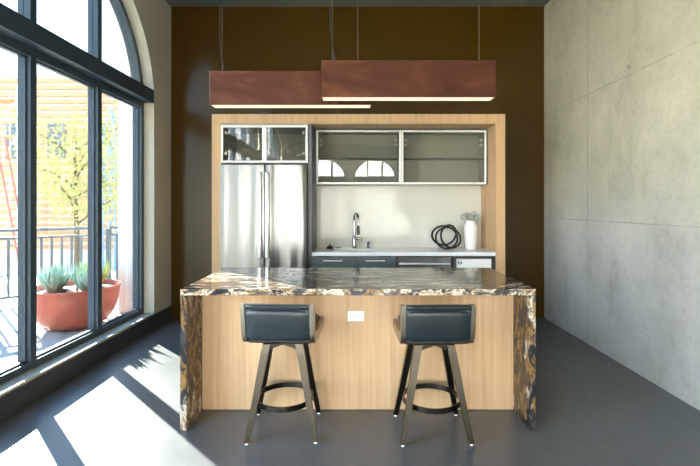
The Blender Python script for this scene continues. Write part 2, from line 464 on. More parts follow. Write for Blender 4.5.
toL = lambda u, v, w: (XL - w, u, v)
toR = lambda u, v, w: (u, YR - w, v)
arch_window('window_1', 3.70, 1.28, toL, 'tall arched window with slate frames looking onto the deck')
arch_window('fill_window_2', 0.55, 1.28, toL, 'unseen arched window added to the left wall for daylight, nearer the camera', glass=M['clear'])  # out of view, added to throw daylight on the concrete wall
arch_window('fill_window_5', -2.60, 1.28, toL, 'unseen arched window added to the left wall for daylight, far behind the stools', glass=M['clear'])  # out of view, added to make up for weak daylight from the rear
arch_window('window_3', -1.25, 0.86, toR, 'arched window in the rear wall beside the left wall', glass=M['clear'], SPRING=2.22)
arch_window('window_4', 0.72, 0.86, toR, 'arched window in the rear wall towards the concrete wall', glass=M['clear'], SPRING=2.22)

def portal(name, loc, rot, sx, sz):
    d = bpy.data.lights.new(name, 'AREA'); d.shape = 'RECTANGLE'; d.size = sx; d.size_y = sz
    d.cycles.is_portal = True
    o = bpy.data.objects.new(name, d); COL.objects.link(o); o.location = loc; o.rotation_euler = rot
for c, r in WL: portal('window_portal', (XL - 0.30, c, 2.06), (0, -PI / 2, 0), 3.8, 2 * r)
for c, r in WR: portal('window_portal', (c, YR - 0.28, 1.9), (-PI / 2, 0, PI), 2 * r, 3.5)

# ------------------------------------------------------------------ outdoors
bm = BM(); box(bm, -7.2, XL - 0.285, 1.0, 9.5, -0.10, -0.012)
tag(obj('deck', bm, M['deck'], kind='structure'), 'pale grey paved deck outside the arched window', 'deck')
bm = BM(); box(bm, -80, 60, -60, 90, -3.3, -3.2)
tag(obj('street', bm, M['ground'], kind='structure'), 'pale sandy street beyond the railing', 'street')

def railing(name, p, q, label, posts):
    p, q = Vector(p), Vector(q); d = (q - p); L = d.length; d.normalize(); s = Vector((-d.y, d.x, 0))
    root = thing(name, label, 'railing', (p.x, p.y, 0))
    ang = math.atan2(d.y, d.x)
    def bar(bm, a0, a1, hw, z0, z1, bev=0.003):
        T = Matrix.Translation(p) @ Matrix.Rotation(ang, 4, 'Z')
        box(bm, a0, a1, -hw, hw, z0, z1, bev, 1, T)
    for z0, z1, hw in ((1.07, 1.115, 0.035), (0.955, 0.99, 0.02), (0.09, 0.13, 0.02)):
        bm = BM(); bar(bm, 0.031, L - 0.031, hw if z0 < 1 else hw, z0, z1)
        obj('rail', bm, M['rail'], root)
    ps = [L * k / posts for k in range(posts + 1)]
    for a in ps:
        bm = BM(); bar(bm, a - 0.03, a + 0.03, 0.03, -0.012, 1.07); obj('post', bm, M['rail'], root)
    n = int(L / 0.125)
    for k in range(1, n):
        a = L * k / n
        if min(abs(a - b) for b in ps) < 0.05: continue
        bm = BM(); bar(bm, a - 0.018, a + 0.018, 0.009, 0.13, 0.955, 0); obj('picket', bm, M['rail'], root)
    return root
railing('deck_railing', (-4.25, 6.95, 0), (-6.45, 4.95, 0), 'grey picket railing slanting across the deck behind the planter', 2)
railing('deck_railing', (-3.45, 7.05, 0), (-4.16, 7.05, 0), 'short grey picket railing running up to the white pillar', 1)

bm = BM()
box(bm, -3.265, -2.70, 5.75, 6.25, -0.012, 5.2, 0.01)
tag(obj('pillar', bm, M['plaster_white'], kind='structure'), 'white exterior pillar at the end of the deck', 'pillar')

# bowl planter
bc = (-3.42, 5.12, -0.012)
root = thing('planter_bowl', 'big red glazed bowl planter on the deck', 'planter', bc)
bm = BM()
lathe(bm, [(0.0001, 0), (0.15, 0)] + [(0.15 + 0.318 * math.sin(PI / 2 * k / 12) ** 0.85, 0.455 * (1 - math.cos(PI / 2 * k / 12))) for k in range(1, 13)] + [ (0.482, 0.475), (0.478, 0.492),
           (0.462, 0.494), (0.450, 0.478), (0.435, 0.40), (0.0001, 0.40)], 56, bc)
obj('bowl', bm, M['terracotta'], root, True)
bm = BM(); lathe(bm, [(0.0001, 0.402), (0.425, 0.402), (0.425, 0.435), (0.30, 0.452), (0.0001, 0.465)], 40, bc)
obj('soil', bm, M['soil'], root, True)

def rosette(name, c, r, h, n, m, label, group=None):
    bm = BM(); c = Vector(c)
    for i in range(n):
        a = i * 2.39996 + random.uniform(-.2, .2); f = (i + 0.5) / n
        el = math.radians(82 - 52 * f); L = r * (0.75 + 0.35 * random.random()) * (0.8 + 0.25 * f)
        d = Vector((math.cos(a), math.sin(a), 0)); side = Vector((-math.sin(a), math.cos(a), 0))
        rings = []
        for k in range(6):
            s = k / 5; e2 = el + 0.35 * s
            p = c + d * (L * s * math.cos(e2)) + Vector((0, 0, h * 0.0 + L * s * math.sin(e2)))
            w = 0.0165 * r / 0.25 * (math.sin(PI * min(1, 0.25 + 0.75 * s)) + 0.04)
            th = w * 0.35; nrm = side.cross(d).normalized() * -1
            rings.append([p - side * w, p + nrm * th * -1, p + side * w, p + nrm * th])
        loft(bm, rings)
    return tag(obj(name, bm, m), label, 'plant', group)
zt = bc[2] + 0.448
G = 'succulents in the bowl'
rosette('agave', (-3.52, 4.90, zt - 0.01), 0.36, 0, 110, M['agave'], 'largest blue-green agave in front of the red bowl', G)
rosette('agave', (-3.72, 5.13, zt - 0.01), 0.30, 0, 76, M['agave'], 'small blue-green agave at the rail end of the red bowl', G)
rosette('agave', (-3.21, 4.99, zt - 0.01), 0.33, 0, 80, M['agave'], 'blue-green agave at the pillar end of the red bowl', G)
rosette('agave', (-3.50, 5.37, zt - 0.01), 0.34, 0, 80, M['agave'], 'blue-green agave at the back of the red bowl', G)
rosette('flowering_succulent', (-3.28, 5.26, zt - 0.01), 0.38, 0, 76, M['yellowleaf'], 'yellow-tipped succulent behind the agaves in the red bowl')

# street tree
def tree(name, x, y, z0, label, hgt, cr, n):
    root = thing(name, label, 'tree', (x, y, z0)); base = Vector((x, y, z0))
    rnd = random.Random(int(x * 10) + 5)
    bm = BM()
    tube(bm, [base, base + Vector((0.06, 0, hgt * 0.3)), base + Vector((-0.05, 0, hgt * 0.6)), base + Vector((0, 0, hgt * 0.9))], [0.15, 0.12, 0.08, 0.03], 8)
    cs = []
    for k in range(9):
        a = k * 2.4; hh = hgt * (0.42 + 0.05 * k)
        s = base + Vector((0, 0, hh)); e = s + Vector((math.cos(a) * cr * 0.75, math.sin(a) * cr * 0.75, hgt * 0.12 + 0.25 * rnd.random()))
        tube(bm, [s, (s + e) / 2 + Vector((0, 0, 0.12)), e], [0.05, 0.035, 0.015], 6); cs.append(e); cs.append((s + e) / 2)
    cs.append(base + Vector((0, 0, hgt * 0.95)))
    obj('trunk', bm, M['bark'], root, True)
    bm = BM()
    for i in range(n):
        c = rnd.choice(cs); p = c + Vector((rnd.gauss(0, 1), rnd.gauss(0, 1), rnd.gauss(0, 0.8))) * (cr * 0.24)
        q = Matrix.Rotation(rnd.uniform(0, 6.28), 3, Vector((rnd.gauss(0, 1), rnd.gauss(0, 1), rnd.gauss(0, 1))).normalized())
        l, w = 0.13, 0.05
        bm.faces.new([bm.verts.new(p + q @ Vector(v)) for v in ((-l, 0, 0), (0, -w, 0.01), (l, 0, 0), (0, w, 0.01))])
    obj('foliage', bm, M['treeleaf'], root)
    return root
tree('street_tree', -13.35, 20.0, -3.2, 'yellow-green tree beyond the railing seen through the middle pane', 8.9, 2.5, 3800)

# building far behind: slatted timber front
root = thing('building', 'pale building with orange timber slats beyond the tree', 'building', (-19, 28, -3.2))
bm = BM(); box(bm, -24.0, -15.6, 28.0, 34, -3.2, 10.3); obj('facade', bm, M['facade'], root)
for k in range(25):
    bm = BM(); box(bm, -23.9, -15.8, 27.86, 28.0, -1.4 + 0.46 * k, -1.12 + 0.46 * k); obj('cladding_board', bm, M['clad'], root)
for k in range(3):
    bm = BM(); box(bm, -23.2 + 2.7 * k, -22.0 + 2.7 * k, 27.82, 27.86, 4.6, 6.9); obj('window', bm, M['darkglass'], root)
# scaffold tower with red ladder
root = thing('scaffold', 'scaffold of pale poles in front of the timber building', 'scaffold', (-21, 25.5, -3.2))
for i, x in enumerate((-21.6, -20.2)):
    for y in (25.0, 26.2):
        bm = BM(); tube(bm, [(x, y, -3.2), (x, y, 8.6)], 0.035, 8); obj('pole', bm, M['handle'], root, True)
for z in (-1, 1.2, 3.4, 5.6, 7.8):
    bm = BM(); box(bm, -21.75, -20.05, 25.08, 26.12, z, z + 0.06); obj('platform', bm, M['clad'], root)
    if z < 7:
        bm = BM(); tube(bm, [(-21.6, 24.95, z), (-20.2, 24.95, z + 2.2)], 0.025, 6); obj('brace', bm, M['handle'], root, True)
root = thing('ladder', 'tall red ladder rising beyond the railing', 'ladder', (-12.7, 16.5, -3.2))
for dx in (0, 0.38):
    bm = BM(); tube(bm, [(-12.72 + dx, 16.4, -3.2), (-14.28 + dx, 16.6, 4.18)], 0.035, 8); obj('stile', bm, M['redmetal'], root, True)
for k in range(22):
    f = (k + 0.5) / 22; x = -12.72 - 1.56 * f
    bm = BM(); tube(bm, [(x, 16.4 + 0.2 * f, -3.2 + 7.38 * f), (x + 0.38, 16.4 + 0.2 * f, -3.2 + 7.38 * f)], 0.022, 6); obj('rung', bm, M['redmetal'], root, True)
# white wing with blue frame behind the pillar
root = thing('crane_frame', 'blue and white lattice mast beyond the white pillar', 'mast', (-14.6, 25.0, -3.2))
for k, (x, y) in enumerate(((-14.9, 24.7), (-14.2, 24.7), (-14.9, 25.4), (-14.2, 25.4))):
    bm = BM(); tube(bm, [(x, y, -3.2), (x, y, 5.4), (-14.7 + 0.1 * (k % 2), 25.0, 7.3)], 0.05, 6); obj('chord', bm, M['bluepanel'], root, True)
for k in range(9):
    z = -3 + 0.95 * k
    bm = BM(); tube(bm, [(-14.9, 24.7, z), (-14.2, 24.7, z + 0.95)], 0.035, 6); obj('lattice_bar', bm, M['bluepanel'], root, True)
for z in (3.0, 4.3):
    bm = BM(); box(bm, -14.95, -14.15, 24.6, 24.68, z, z + 0.5); obj('panel', bm, M['bluepanel'], root)

# ------------------------------------------------------------------ oak surround and kitchen wall
YF = 4.861
OX0, OX1, OT = -1.675, 1.722, 2.515
IX0, IX1, IT = -1.566, 1.611, 2.402
root = thing('oak_surround', 'light oak frame around the fridge and kitchen wall', 'cabinet surround', ((OX0 + OX1) / 2, YF, 0))
bm = BM(); box(bm, OX0, IX0, YF, YB - 0.001, 0, IT, 0.002); obj('side_panel', bm, M['oak_frame'], root)
bm = BM(); box(bm, IX1, OX1, YF, YB - 0.001, 0, IT, 0.002); obj('side_panel', bm, M['oak_frame'], root)
bm = BM(); box(bm, OX0, OX1, YF, YB - 0.001, IT + 0.0005, OT, 0.002); obj('top_panel', bm, M['oak_frame'], root)

PX0, PX1 = -0.560, -0.516
bm = BM(); box(bm, PX0, PX1, YF, YB - 0.001, 0, IT - 0.001, 0.0015)
tag(obj('tall_panel', bm, M['greycab'], None), 'tall narrow grey panel between fridge and sink counter', 'cabinet panel')

# backsplash
bm = BM(); box(bm, PX1 + 0.001, IX1 - 0.001, YB - 0.012, YB - 0.001, 0.9145, IT - 0.001)
tag(obj('backsplash', bm, M['splash']), 'glossy pale putty glass backsplash behind the faucet', 'backsplash')

def glass_door(root, x0, x1, z0, z1, y, fr=0.030, hinge=(), fmat=None):
    d = BM(); t = 0.02
    box(d, x0, x0 + fr, y - t, y, z0, z1, 0.0015, 1); box(d, x1 - fr, x1, y - t, y, z0, z1, 0.0015, 1)
    box(d, x0 + fr, x1 - fr, y - t, y, z0, z0 + fr, 0.0015, 1); box(d, x0 + fr, x1 - fr, y - t, y, z1 - fr, z1, 0.0015, 1)
    door = obj('door', d, fmat or M['alu'], root)
    bm = BM(); box(bm, x0 + fr, x1 - fr, y - 0.013, y - 0.008, z0 + fr, z1 - fr); obj('glass_pane', bm, M['smoked'], door)
    for (hx, hz) in hinge:
        bm = BM(); sgn = 1 if hx < (x0 + x1) / 2 else -1
        box(bm, min(hx, hx + sgn * 0.035), max(hx, hx + sgn * 0.035), y + 0.001, y + 0.025, hz - 0.014, hz + 0.014, 0.003)
        tube(bm, [(hx + sgn * 0.018, y + 0.010, hz - 0.02), (hx + sgn * 0.018, y + 0.010, hz + 0.02)], 0.007, 8)
        obj('hinge', bm, M['handle'], door)
    return door

def carcass(root, x0, x1, y0, y1, z0, z1, t=0.018, shelf=None, m=None):
    bm = BM()
    box(bm, x0, x0 + t, y0, y1, z0, z1); box(bm, x1 - t, x1, y0, y1, z0, z1)
    box(bm, x0 + t, x1 - t, y0, y1, z0, z0 + t); box(bm, x0 + t, x1 - t, y0, y1, z1 - t, z1)
    box(bm, x0 + t, x1 - t, y1 - 0.01, y1, z0 + t, z1 - t)
    obj('carcass', bm, m or M['cabin'], root)
    if shelf:
        bm = BM(); box(bm, x0 + t, x1 - t, y0 + 0.03, y1 - 0.01, shelf, shelf + 0.018); obj('shelf', bm, M['cabin'], root)

# cabinet above the fridge
z0, z1 = 1.945, 2.398
x0, x1 = IX0 + 0.001, PX0 - 0.001
root = thing('fridge_cabinet', 'glass-door cabinet with pale frames above the fridge', 'cabinet', ((x0 + x1) / 2, YF, z0))
carcass(root, x0, x1, YF, YB - 0.002, z0, z1)
xm = (x0 + x1) / 2
zz0, zz1 = 1.950, 2.380
glass_door(root, x0 + 0.003, xm - 0.002, zz0, zz1, YF - 0.001, 0.023, [(x0 + 0.035, 2.30), (x0 + 0.035, 2.06)])
glass_door(root, xm + 0.002, x1 - 0.003, zz0, zz1, YF - 0.001, 0.023, [(x1 - 0.035, 2.30), (x1 - 0.035, 2.06)])

# two wall cabinets over the counter
YU = 5.166
for i, (a, b, lab) in enumerate(((-0.496, 0.546, 'wall cabinet with smoked glass flap over the faucet'),
                                 (0.548, 1.592, 'wall cabinet with smoked glass flap over the white vase'))):
    root = thing('wall_cabinet', lab, 'cabinet', ((a + b) / 2, YU, 1.715), 'smoked glass wall cabinets')
    carcass(root, a, b, YU, YB - 0.014, 1.715, 2.385, shelf=2.045)
    glass_door(root, a + 0.004, b - 0.002, 1.718, 2.376, YU - 0.001, 0.022, [(a + 0.04, 2.26), (a + 0.04, 2.20), (b - 0.04, 2.26), (b - 0.04, 2.20)]).rotation_euler = (math.radians(0.6), 0, 0)
bm = BM(); box(bm, IX1 - 0.018, IX1 - 0.001, YU - 0.02, YB - 0.014, 1.715, 2.385)
box(bm, PX1 + 0.001, IX1 - 0.001, YU - 0.005, YB - 0.014, 2.386, IT - 0.001)
box(bm, PX1 + 0.001, PX1 + 0.018, YU - 0.02, YB - 0.014, 1.715, 2.385)
tag(obj('filler_strip', bm, M['greycab']), 'dark grey filler strip around the smoked glass wall cabinets', 'cabinet panel')

# refrigerator
FY = 4.765
fx0, fx1, fz1 = -1.553, -0.566, 1.918
root = thing('refrigerator', 'stainless steel french-door refrigerator inside the oak surround', 'refrigerator', ((fx0 + fx1) / 2, FY, 0))
bm = BM(); box(bm, fx0 + 0.012, fx1 - 0.012, FY + 0.085, YB - 0.03, 0.0, fz1 - 0.012, 0.004); obj('body', bm, M['fridge_side'], root)
fm = (fx0 + fx1) / 2 + 0.012
def door_profile(x0, x1):
    pts = []; n = 16
    for k in range(n + 1):
        s = k / n; x = x0 + (x1 - x0) * s
        e = min(s, 1 - s) * (x1 - x0)
        y = FY + 0.006 * (2 * s - 1) ** 2 + (0.016 * (1 - min(e / 0.02, 1)) ** 2)
        pts.append((x, y))
    return pts + [(x1, FY + 0.08), (x0, FY + 0.08)]
for side, (a, b) in enumerate(((fx0, fm - 0.004), (fm + 0.004, fx1))):
    bm = BM(); prism(bm, door_profile(a, b), 'z', 0.74, fz1); d = obj('door', bm, M['steel'], root, True)
    hx = fm - 0.043 if side == 0 else fm + 0.043
    bm = BM(); box(bm, hx - 0.023, hx + 0.023, FY - 0.062, FY - 0.030, 0.86, 1.83, 0.010, 3)
    for z in (0.90, 1.79): box(bm, hx - 0.012, hx + 0.012, FY - 0.034, FY + 0.006, z - 0.02, z + 0.02, 0.004)
    obj('handle', bm, M['handle'], d, True)
    if side == 1:
        bm = BM(); lathe(bm, [(0.0001, 0), (0.017, 0), (0.017, 0.003), (0.0001, 0.003)], 24)
        bmesh.ops.transform(bm, matrix=Matrix.Translation((b - 0.145, FY + 0.002, fz1 - 0.115)) @ Matrix.Rotation(PI / 2, 4, 'X'), verts=bm.verts[:])
        obj('badge', bm, M['handle'], d, True)
bm = BM(); prism(bm, door_profile(fx0, fx1), 'z', 0.05, 0.732); dr = obj('freezer_drawer', bm, M['steel'], root, True)
bm = BM(); box(bm, fx0 + 0.1, fx1 - 0.1, FY - 0.062, FY - 0.03, 0.60, 0.634, 0.010, 3)
for x in (fx0 + 0.14, fx1 - 0.14): box(bm, x - 0.02, x + 0.02, FY - 0.034, FY + 0.006, 0.605, 0.629, 0.004)
obj('handle', bm, M['handle'], dr, True)
for x in (fx0 + 0.05, fx1 - 0.05):
    bm = BM(); box(bm, x - 0.03, x + 0.03, FY + 0.088, FY + 0.092 + 0.05, fz1 - 0.0115, fz1 + 0.012, 0.004); obj('hinge_cap', bm, M['black'], root)

# base units
CB = 0.872
def drawer_front(root, x0, x1, z0, z1, handle=True):
    bm = BM(); box(bm, x0, x1, YF + 0.004, YF + 0.024, z0, z1, 0.0015); f = obj('drawer', bm, M['greycab'], root)
    if handle:
        c = (x0 + x1) / 2 + 0.0; w = 0.112; zc = z1 - 0.042
        bm = BM(); box(bm, c - w, c + w, YF - 0.026, YF - 0.014, zc - 0.007, zc + 0.007, 0.003)
        for s in (-1, 1): box(bm, c + s * (w - 0.02) - 0.005, c + s * (w - 0.02) + 0.005, YF - 0.016, YF + 0.006, zc - 0.005, zc + 0.005)
        obj('handle', bm, M['handle'], f)
sx0, sxm, sx1 = PX1 + 0.002, -0.032, 0.462
root = thing('sink_cabinet', 'grey base cabinet with two bar-handled fronts under the faucet', 'cabinet', ((sx0 + sx1) / 2, YF, 0))
bm = BM(); box(bm, sx0, sx1, YF + 0.025, YB - 0.014, 0.10, 0.60); box(bm, sx0, sx0 + 0.018, YF + 0.025, YB - 0.014, 0.60, CB - 0.002)
box(bm, sx1 - 0.018, sx1, YF + 0.025, YB - 0.014, 0.60, CB - 0.002); box(bm, sx0, sx1, YF + 0.08, YB - 0.02, 0.0, 0.10)
obj('carcass', bm, M['greycab'], root)
drawer_front(root, sx0 + 0.001, sxm - 0.002, 0.69, CB - 0.012); drawer_front(root, sxm + 0.002, sx1 - 0.001, 0.69, CB - 0.012)
for a, b in ((sx0 + 0.001, sxm - 0.002), (sxm + 0.002, sx1 - 0.001)):
    bm = BM(); box(bm, a, b, YF + 0.004, YF + 0.024, 0.11, 0.686, 0.0015); obj('door', bm, M['greycab'], root)

dx0, dx1 = 0.470, 1.100
root = thing('dishwasher', 'built-in stainless dishwasher beside the grey sink cabinet', 'dishwasher', ((dx0 + dx1) / 2, YF, 0))
bm = BM(); box(bm, dx0, dx1, YF + 0.03, YB - 0.03, 0.0, CB - 0.004); obj('body', bm, M['black'], root)
bm = BM(); box(bm, dx0 + 0.004, dx1 - 0.004, YF - 0.004, YF + 0.028, 0.10, CB - 0.016, 0.004); d = obj('door', bm, M['steel'], root)
bm = BM(); box(bm, dx0 + 0.02, dx1 - 0.02, YF - 0.045, YF - 0.026, 0.775, 0.797, 0.006, 3)
for x in (dx0 + 0.05, dx1 - 0.05): box(bm, x - 0.01, x + 0.01, YF - 0.028, YF - 0.003, 0.778, 0.794)
obj('handle', bm, M['handle'], d, True)

ax0, ax1 = 1.108, 1.608
root = thing('undercounter_fridge', 'black-cased appliance with white front under the vase end', 'appliance', ((ax0 + ax1) / 2, YF, 0))
bm = BM(); box(bm, ax0, ax0 + 0.045, YF + 0.004, YB - 0.03, 0, CB - 0.004); box(bm, ax1 - 0.03, ax1, YF + 0.004, YB - 0.03, 0, CB - 0.004)
box(bm, ax0 + 0.045, ax1 - 0.03, YF + 0.004, YB - 0.03, CB - 0.03, CB - 0.004); box(bm, ax0 + 0.045, ax1 - 0.03, YF + 0.06, YB - 0.03, 0, CB - 0.03)
obj('casing', bm, M['black'], root)
bm = BM(); box(bm, ax0 + 0.052, ax1 - 0.037, YF + 0.02, YF + 0.059, 0.08, CB - 0.036, 0.006, 3); f = obj('front', bm, M['white'], root)
bm = BM()
for k in range(2): box(bm, ax0 + 0.075 + 0.028 * k, ax0 + 0.088 + 0.028 * k, YF + 0.016, YF + 0.0205, CB - 0.10, CB - 0.066, 0.002)
obj('vent_slot', bm, M['cord'], f)

# worktop with the sink cut-out
wx0, wx1 = PX1 + 0.001, IX1 - 0.001
kx0, kx1, ky0, ky1 = -0.30, 0.26, 4.96, 5.28
bm = BM()
box(bm, wx0, kx0, YF, YB - 0.013, CB, 0.914); box(bm, kx1, wx1, YF, YB - 0.013, CB, 0.914)
box(bm, kx0, kx1, YF, ky0, CB, 0.914); box(bm, kx0, kx1, ky1, YB - 0.013, CB, 0.914)
tag(obj('worktop', bm, M['quartz']), 'white quartz worktop running under the wall cabinets', 'countertop')
root = thing('sink', 'undermount sink in the white worktop below the faucet', 'sink', (-0.02, 5.12, 0.66))
bm = BM(); e = 0.012
box(bm, kx0, kx0 + e, ky0, ky1, 0.66, CB - 0.001); box(bm, kx1 - e, kx1, ky0, ky1, 0.66, CB - 0.001)
box(bm, kx0 + e, kx1 - e, ky0, ky0 + e, 0.66, CB - 0.001); box(bm, kx0 + e, kx1 - e, ky1 - e, ky1, 0.66, CB - 0.001)
box(bm, kx0 + e, kx1 - e, ky0 + e, ky1 - e, 0.66, 0.672); obj('basin', bm, M['steel'], root)
bm = BM(); lathe(bm, [(0.0001, 0), (0.04, 0), (0.04, 0.004), (0.0001, 0.006)], 24, (-0.02, 5.12, 0.6725)); obj('drain', bm, M['chrome'], root, True)

# faucet
fx, fy = -0.030, 5.335
root = thing('faucet', 'dark chrome gooseneck faucet rising from the white worktop', 'faucet', (fx, fy, 0.9145))
bm = BM(); lathe(bm, [(0.0001, 0), (0.030, 0), (0.030, 0.006), (0.023, 0.014), (0.022, 0.155), (0.018, 0.165), (0.0001, 0.167)], 24, (fx, fy, 0.9145))
obj('base', bm, M['chrome'], root, True)
dv = Vector((0.30, -0.95, 0)).normalized()
pts = [Vector((fx, fy, 1.05 + 0.03 * k)) for k in range(8)]
R = 0.085; top = Vector((fx, fy, 1.272))
for k in range(1, 15):
    a = PI * k / 14; pts.append(top + dv * (R - R * math.cos(a)) + Vector((0, 0, R * math.sin(a))))
pts += [pts[-1] - Vector((0, 0, 0.03)), pts[-1] - Vector((0, 0, 0.06))]
bm = BM(); tube(bm, pts, 0.0135, 14); obj('spout', bm, M['chrome'], root, True)
e = pts[-1]; bm = BM(); lathe(bm, [(0.0001, -0.115), (0.017, -0.115), (0.019, -0.10), (0.019, -0.02), (0.015, 0.0), (0.0001, 0.002)], 20, e)
obj('spray_head', bm, M['black'], root, True)
bm = BM(); tube(bm, [(fx, fy, 1.035), (fx + 0.03, fy - 0.01, 1.036), (fx + 0.105, fy - 0.03, 1.042)], [0.017, 0.012, 0.010], 12)
obj('handle', bm, M['chrome'], root, True)

# soap pump, strainer
root = thing('soap_pump', 'small dark soap pump on the worktop beside the faucet', 'soap dispenser', (0.145, 5.335, 0.9145))
bm = BM(); lathe(bm, [(0.0001, 0), (0.020, 0), (0.020, 0.008), (0.012, 0.012), (0.012, 0.045), (0.0001, 0.046)], 18, (0.145, 5.335, 0.9145)); obj('collar', bm, M['chrome'], root, True)
bm = BM(); tube(bm, [(0.145, 5.335, 0.955), (0.145, 5.335, 0.985), (0.150, 5.315, 0.992), (0.16, 5.27, 0.985)], [0.008, 0.011, 0.010, 0.007], 10); obj('nozzle', bm, M['black'], root, True)
root = thing('sink_strainer', 'black domed sink strainer lying on the worktop', 'strainer', (-0.335, 5.30, 0.9145))
bm = BM(); lathe(bm, [(0.0001, 0), (0.046, 0), (0.048, 0.006), (0.035, 0.024), (0.014, 0.034), (0.0001, 0.036)], 24, (-0.335, 5.30, 0.9145)); obj('dome', bm, M['black'], root, True)
bm = BM(); lathe(bm, [(0.0001, 0.036), (0.008, 0.036), (0.010, 0.044), (0.006, 0.052), (0.0001, 0.053)], 14, (-0.335, 5.30, 0.9145)); obj('knob', bm, M['black'], root, True)
bm = BM(); tube(bm, [(-0.26, 5.315, 0.9215), (-0.235, 5.315, 0.9215), (-0.205, 5.32, 0.9215)], [0.007, 0.006, 0.007], 8)
tag(obj('drain_stopper', bm, M['chrome'], None, True), 'tiny dark metal stopper beside the black strainer', 'stopper')

# knot sculpture
kc = Vector((1.125, 5.225, 0.9145)); pts = []
for i in range(240):
    t = 2 * PI * i / 240; th = 3 * t + 0.35; ph = t
    nrm = Vector((math.sin(0.85) * math.cos(ph + 0.4), -math.cos(0.85), math.sin(0.85) * math.sin(ph + 0.4)))
    u = nrm.cross(Vector((0.2, 0.1, 1))).normalized(); w = nrm.cross(u)
    r = 0.152 + 0.015 * math.sin(2 * t + 1.0)
    pts.append(u * math.cos(th) * r * 1.08 + w * math.sin(th) * r + Vector((0.022 * math.cos(ph), 0.03 * math.sin(2 * ph), 0.010 * math.sin(ph))))
zmin = min(p.z for p in pts)
pts = [p + kc + Vector((0, 0, -zmin + 0.0125)) for p in pts]
bm = BM(); tube(bm, pts, 0.0125, 10, True)
tag(obj('knot_sculpture', bm, M['blackmetal'], None, True), 'black looped tube knot sculpture on the white worktop', 'sculpture')

# vase with curls
vc = (1.425, 5.24, 0.9145)
bm = BM(); lathe(bm, [(0.0001, 0), (0.058, 0), (0.064, 0.008), (0.076, 0.10), (0.084, 0.20), (0.084, 0.255), (0.074, 0.305), (0.058, 0.335), (0.054, 0.352),
                      (0.050, 0.352), (0.052, 0.335), (0.066, 0.30), (0.074, 0.25), (0.070, 0.15), (0.052, 0.02), (0.0001, 0.015)], 40, vc)
tag(obj('vase', bm, M['ceramic'], None, True), 'tall white ceramic vase beside the black knot sculpture', 'vase')
rnd = random.Random(3)
curls = [(-0.085, 0.0, 0.40, 0.042), (-0.045, -0.02, 0.425, 0.036), (-0.01, 0.015, 0.40, 0.045), (0.03, -0.02, 0.43, 0.040), (0.065, 0.01, 0.40, 0.045), (0.095, -0.01, 0.405, 0.030), (0.03, 0.03, 0.385, 0.04)]
for i, (dx, dy, dz, r) in enumerate(curls):
    c = Vector((vc[0] + dx, vc[1] + dy, vc[2] + dz)); pts = []
    base = Vector((vc[0] + dx * 0.25, vc[1] + dy * 0.3, vc[2] + 0.20)); st = c + Vector((0, 0, -r))
    for k in range(6):
        f = k / 5; pts.append(base.lerp(st, f))
    tilt = rnd.uniform(-0.7, 0.7); s = 1 if dx >= 0 else -1
    for k in range(1, 34):
        a = -PI / 2 + s * 2 * PI * 1.55 * k / 33; rr = r * (1 - 0.55 * k / 33)
        pts.append(c + Vector((math.cos(a) * rr * math.cos(tilt), math.cos(a) * rr * math.sin(tilt), math.sin(a) * rr)))
    bm = BM(); tube(bm, pts, 0.0042, 7)
    tag(obj('dried_curl', bm, M['curl'], None, True), 'curled grey-green dried stems standing in the white vase', 'dried plant', 'curled stems in the vase')

# ------------------------------------------------------------------ island
kx0, kx1, ky0, ky1 = -1.139, 1.157, 2.711, 3.650
root = thing('kitchen_island', 'oak-fronted kitchen island with dark veined granite waterfall top', 'kitchen island', (0.009, 3.18, 0))
T = 0.042
bm = BM(); box(bm, kx0, kx1, ky0, ky1, 0.914 - T, 0.914, 0.0025)
for f in bm.faces:
    f.normal_update()
    f.material_index = 0 if abs(f.normal.z) > 0.7 else 1
obj('countertop', bm, [M['stone_top'], M['stone_edge']], root)
for a, b in ((kx0, kx0 + T), (kx1 - T, kx1)):
    bm = BM(); box(bm, a, b, ky0, ky1, 0, 0.914 - T - 0.0003, 0.002); obj('waterfall_panel', bm, M['stone_leg'], root)
bm = BM(); box(bm, kx0 + T + 0.0005, kx1 - T - 0.0005, 2.985, ky1 - 0.02, 0.004, 0.914 - T - 0.0005); obj('oak_panel', bm, M['oak'], root)
bm = BM(); box(bm, -0.0635, 0.0545, 2.979, 2.9849, 0.632, 0.704, 0.0025, 3); o = obj('outlet', bm, M['white'], root, True, label='white electrical outlet plate')
for cx in (-0.034, 0.012):
    bm = BM(); lathe(bm, [(0.0001, 0), (0.016, 0), (0.0165, 0.0015), (0.0001, 0.0018)], 24)
    bmesh.ops.transform(bm, matrix=Matrix.Translation((cx, 2.9788, 0.668)) @ Matrix.Rotation(PI / 2, 4, 'X'), verts=bm.verts[:])
    s = obj('socket', bm, M['ceramic'], o, True)
    bm = BM()
    for (ux, uz, ww, hh) in ((-0.006, 0.005, 0.004, 0.0012), (-0.006, -0.005, 0.004, 0.0012), (0.006, 0.0, 0.0025, 0.0025)):
        box(bm, cx + ux - ww, cx + ux + ww, 2.9755, 2.977, 0.668 + uz - hh, 0.668 + uz + hh)
    obj('socket_slot', bm, M['black'], o)

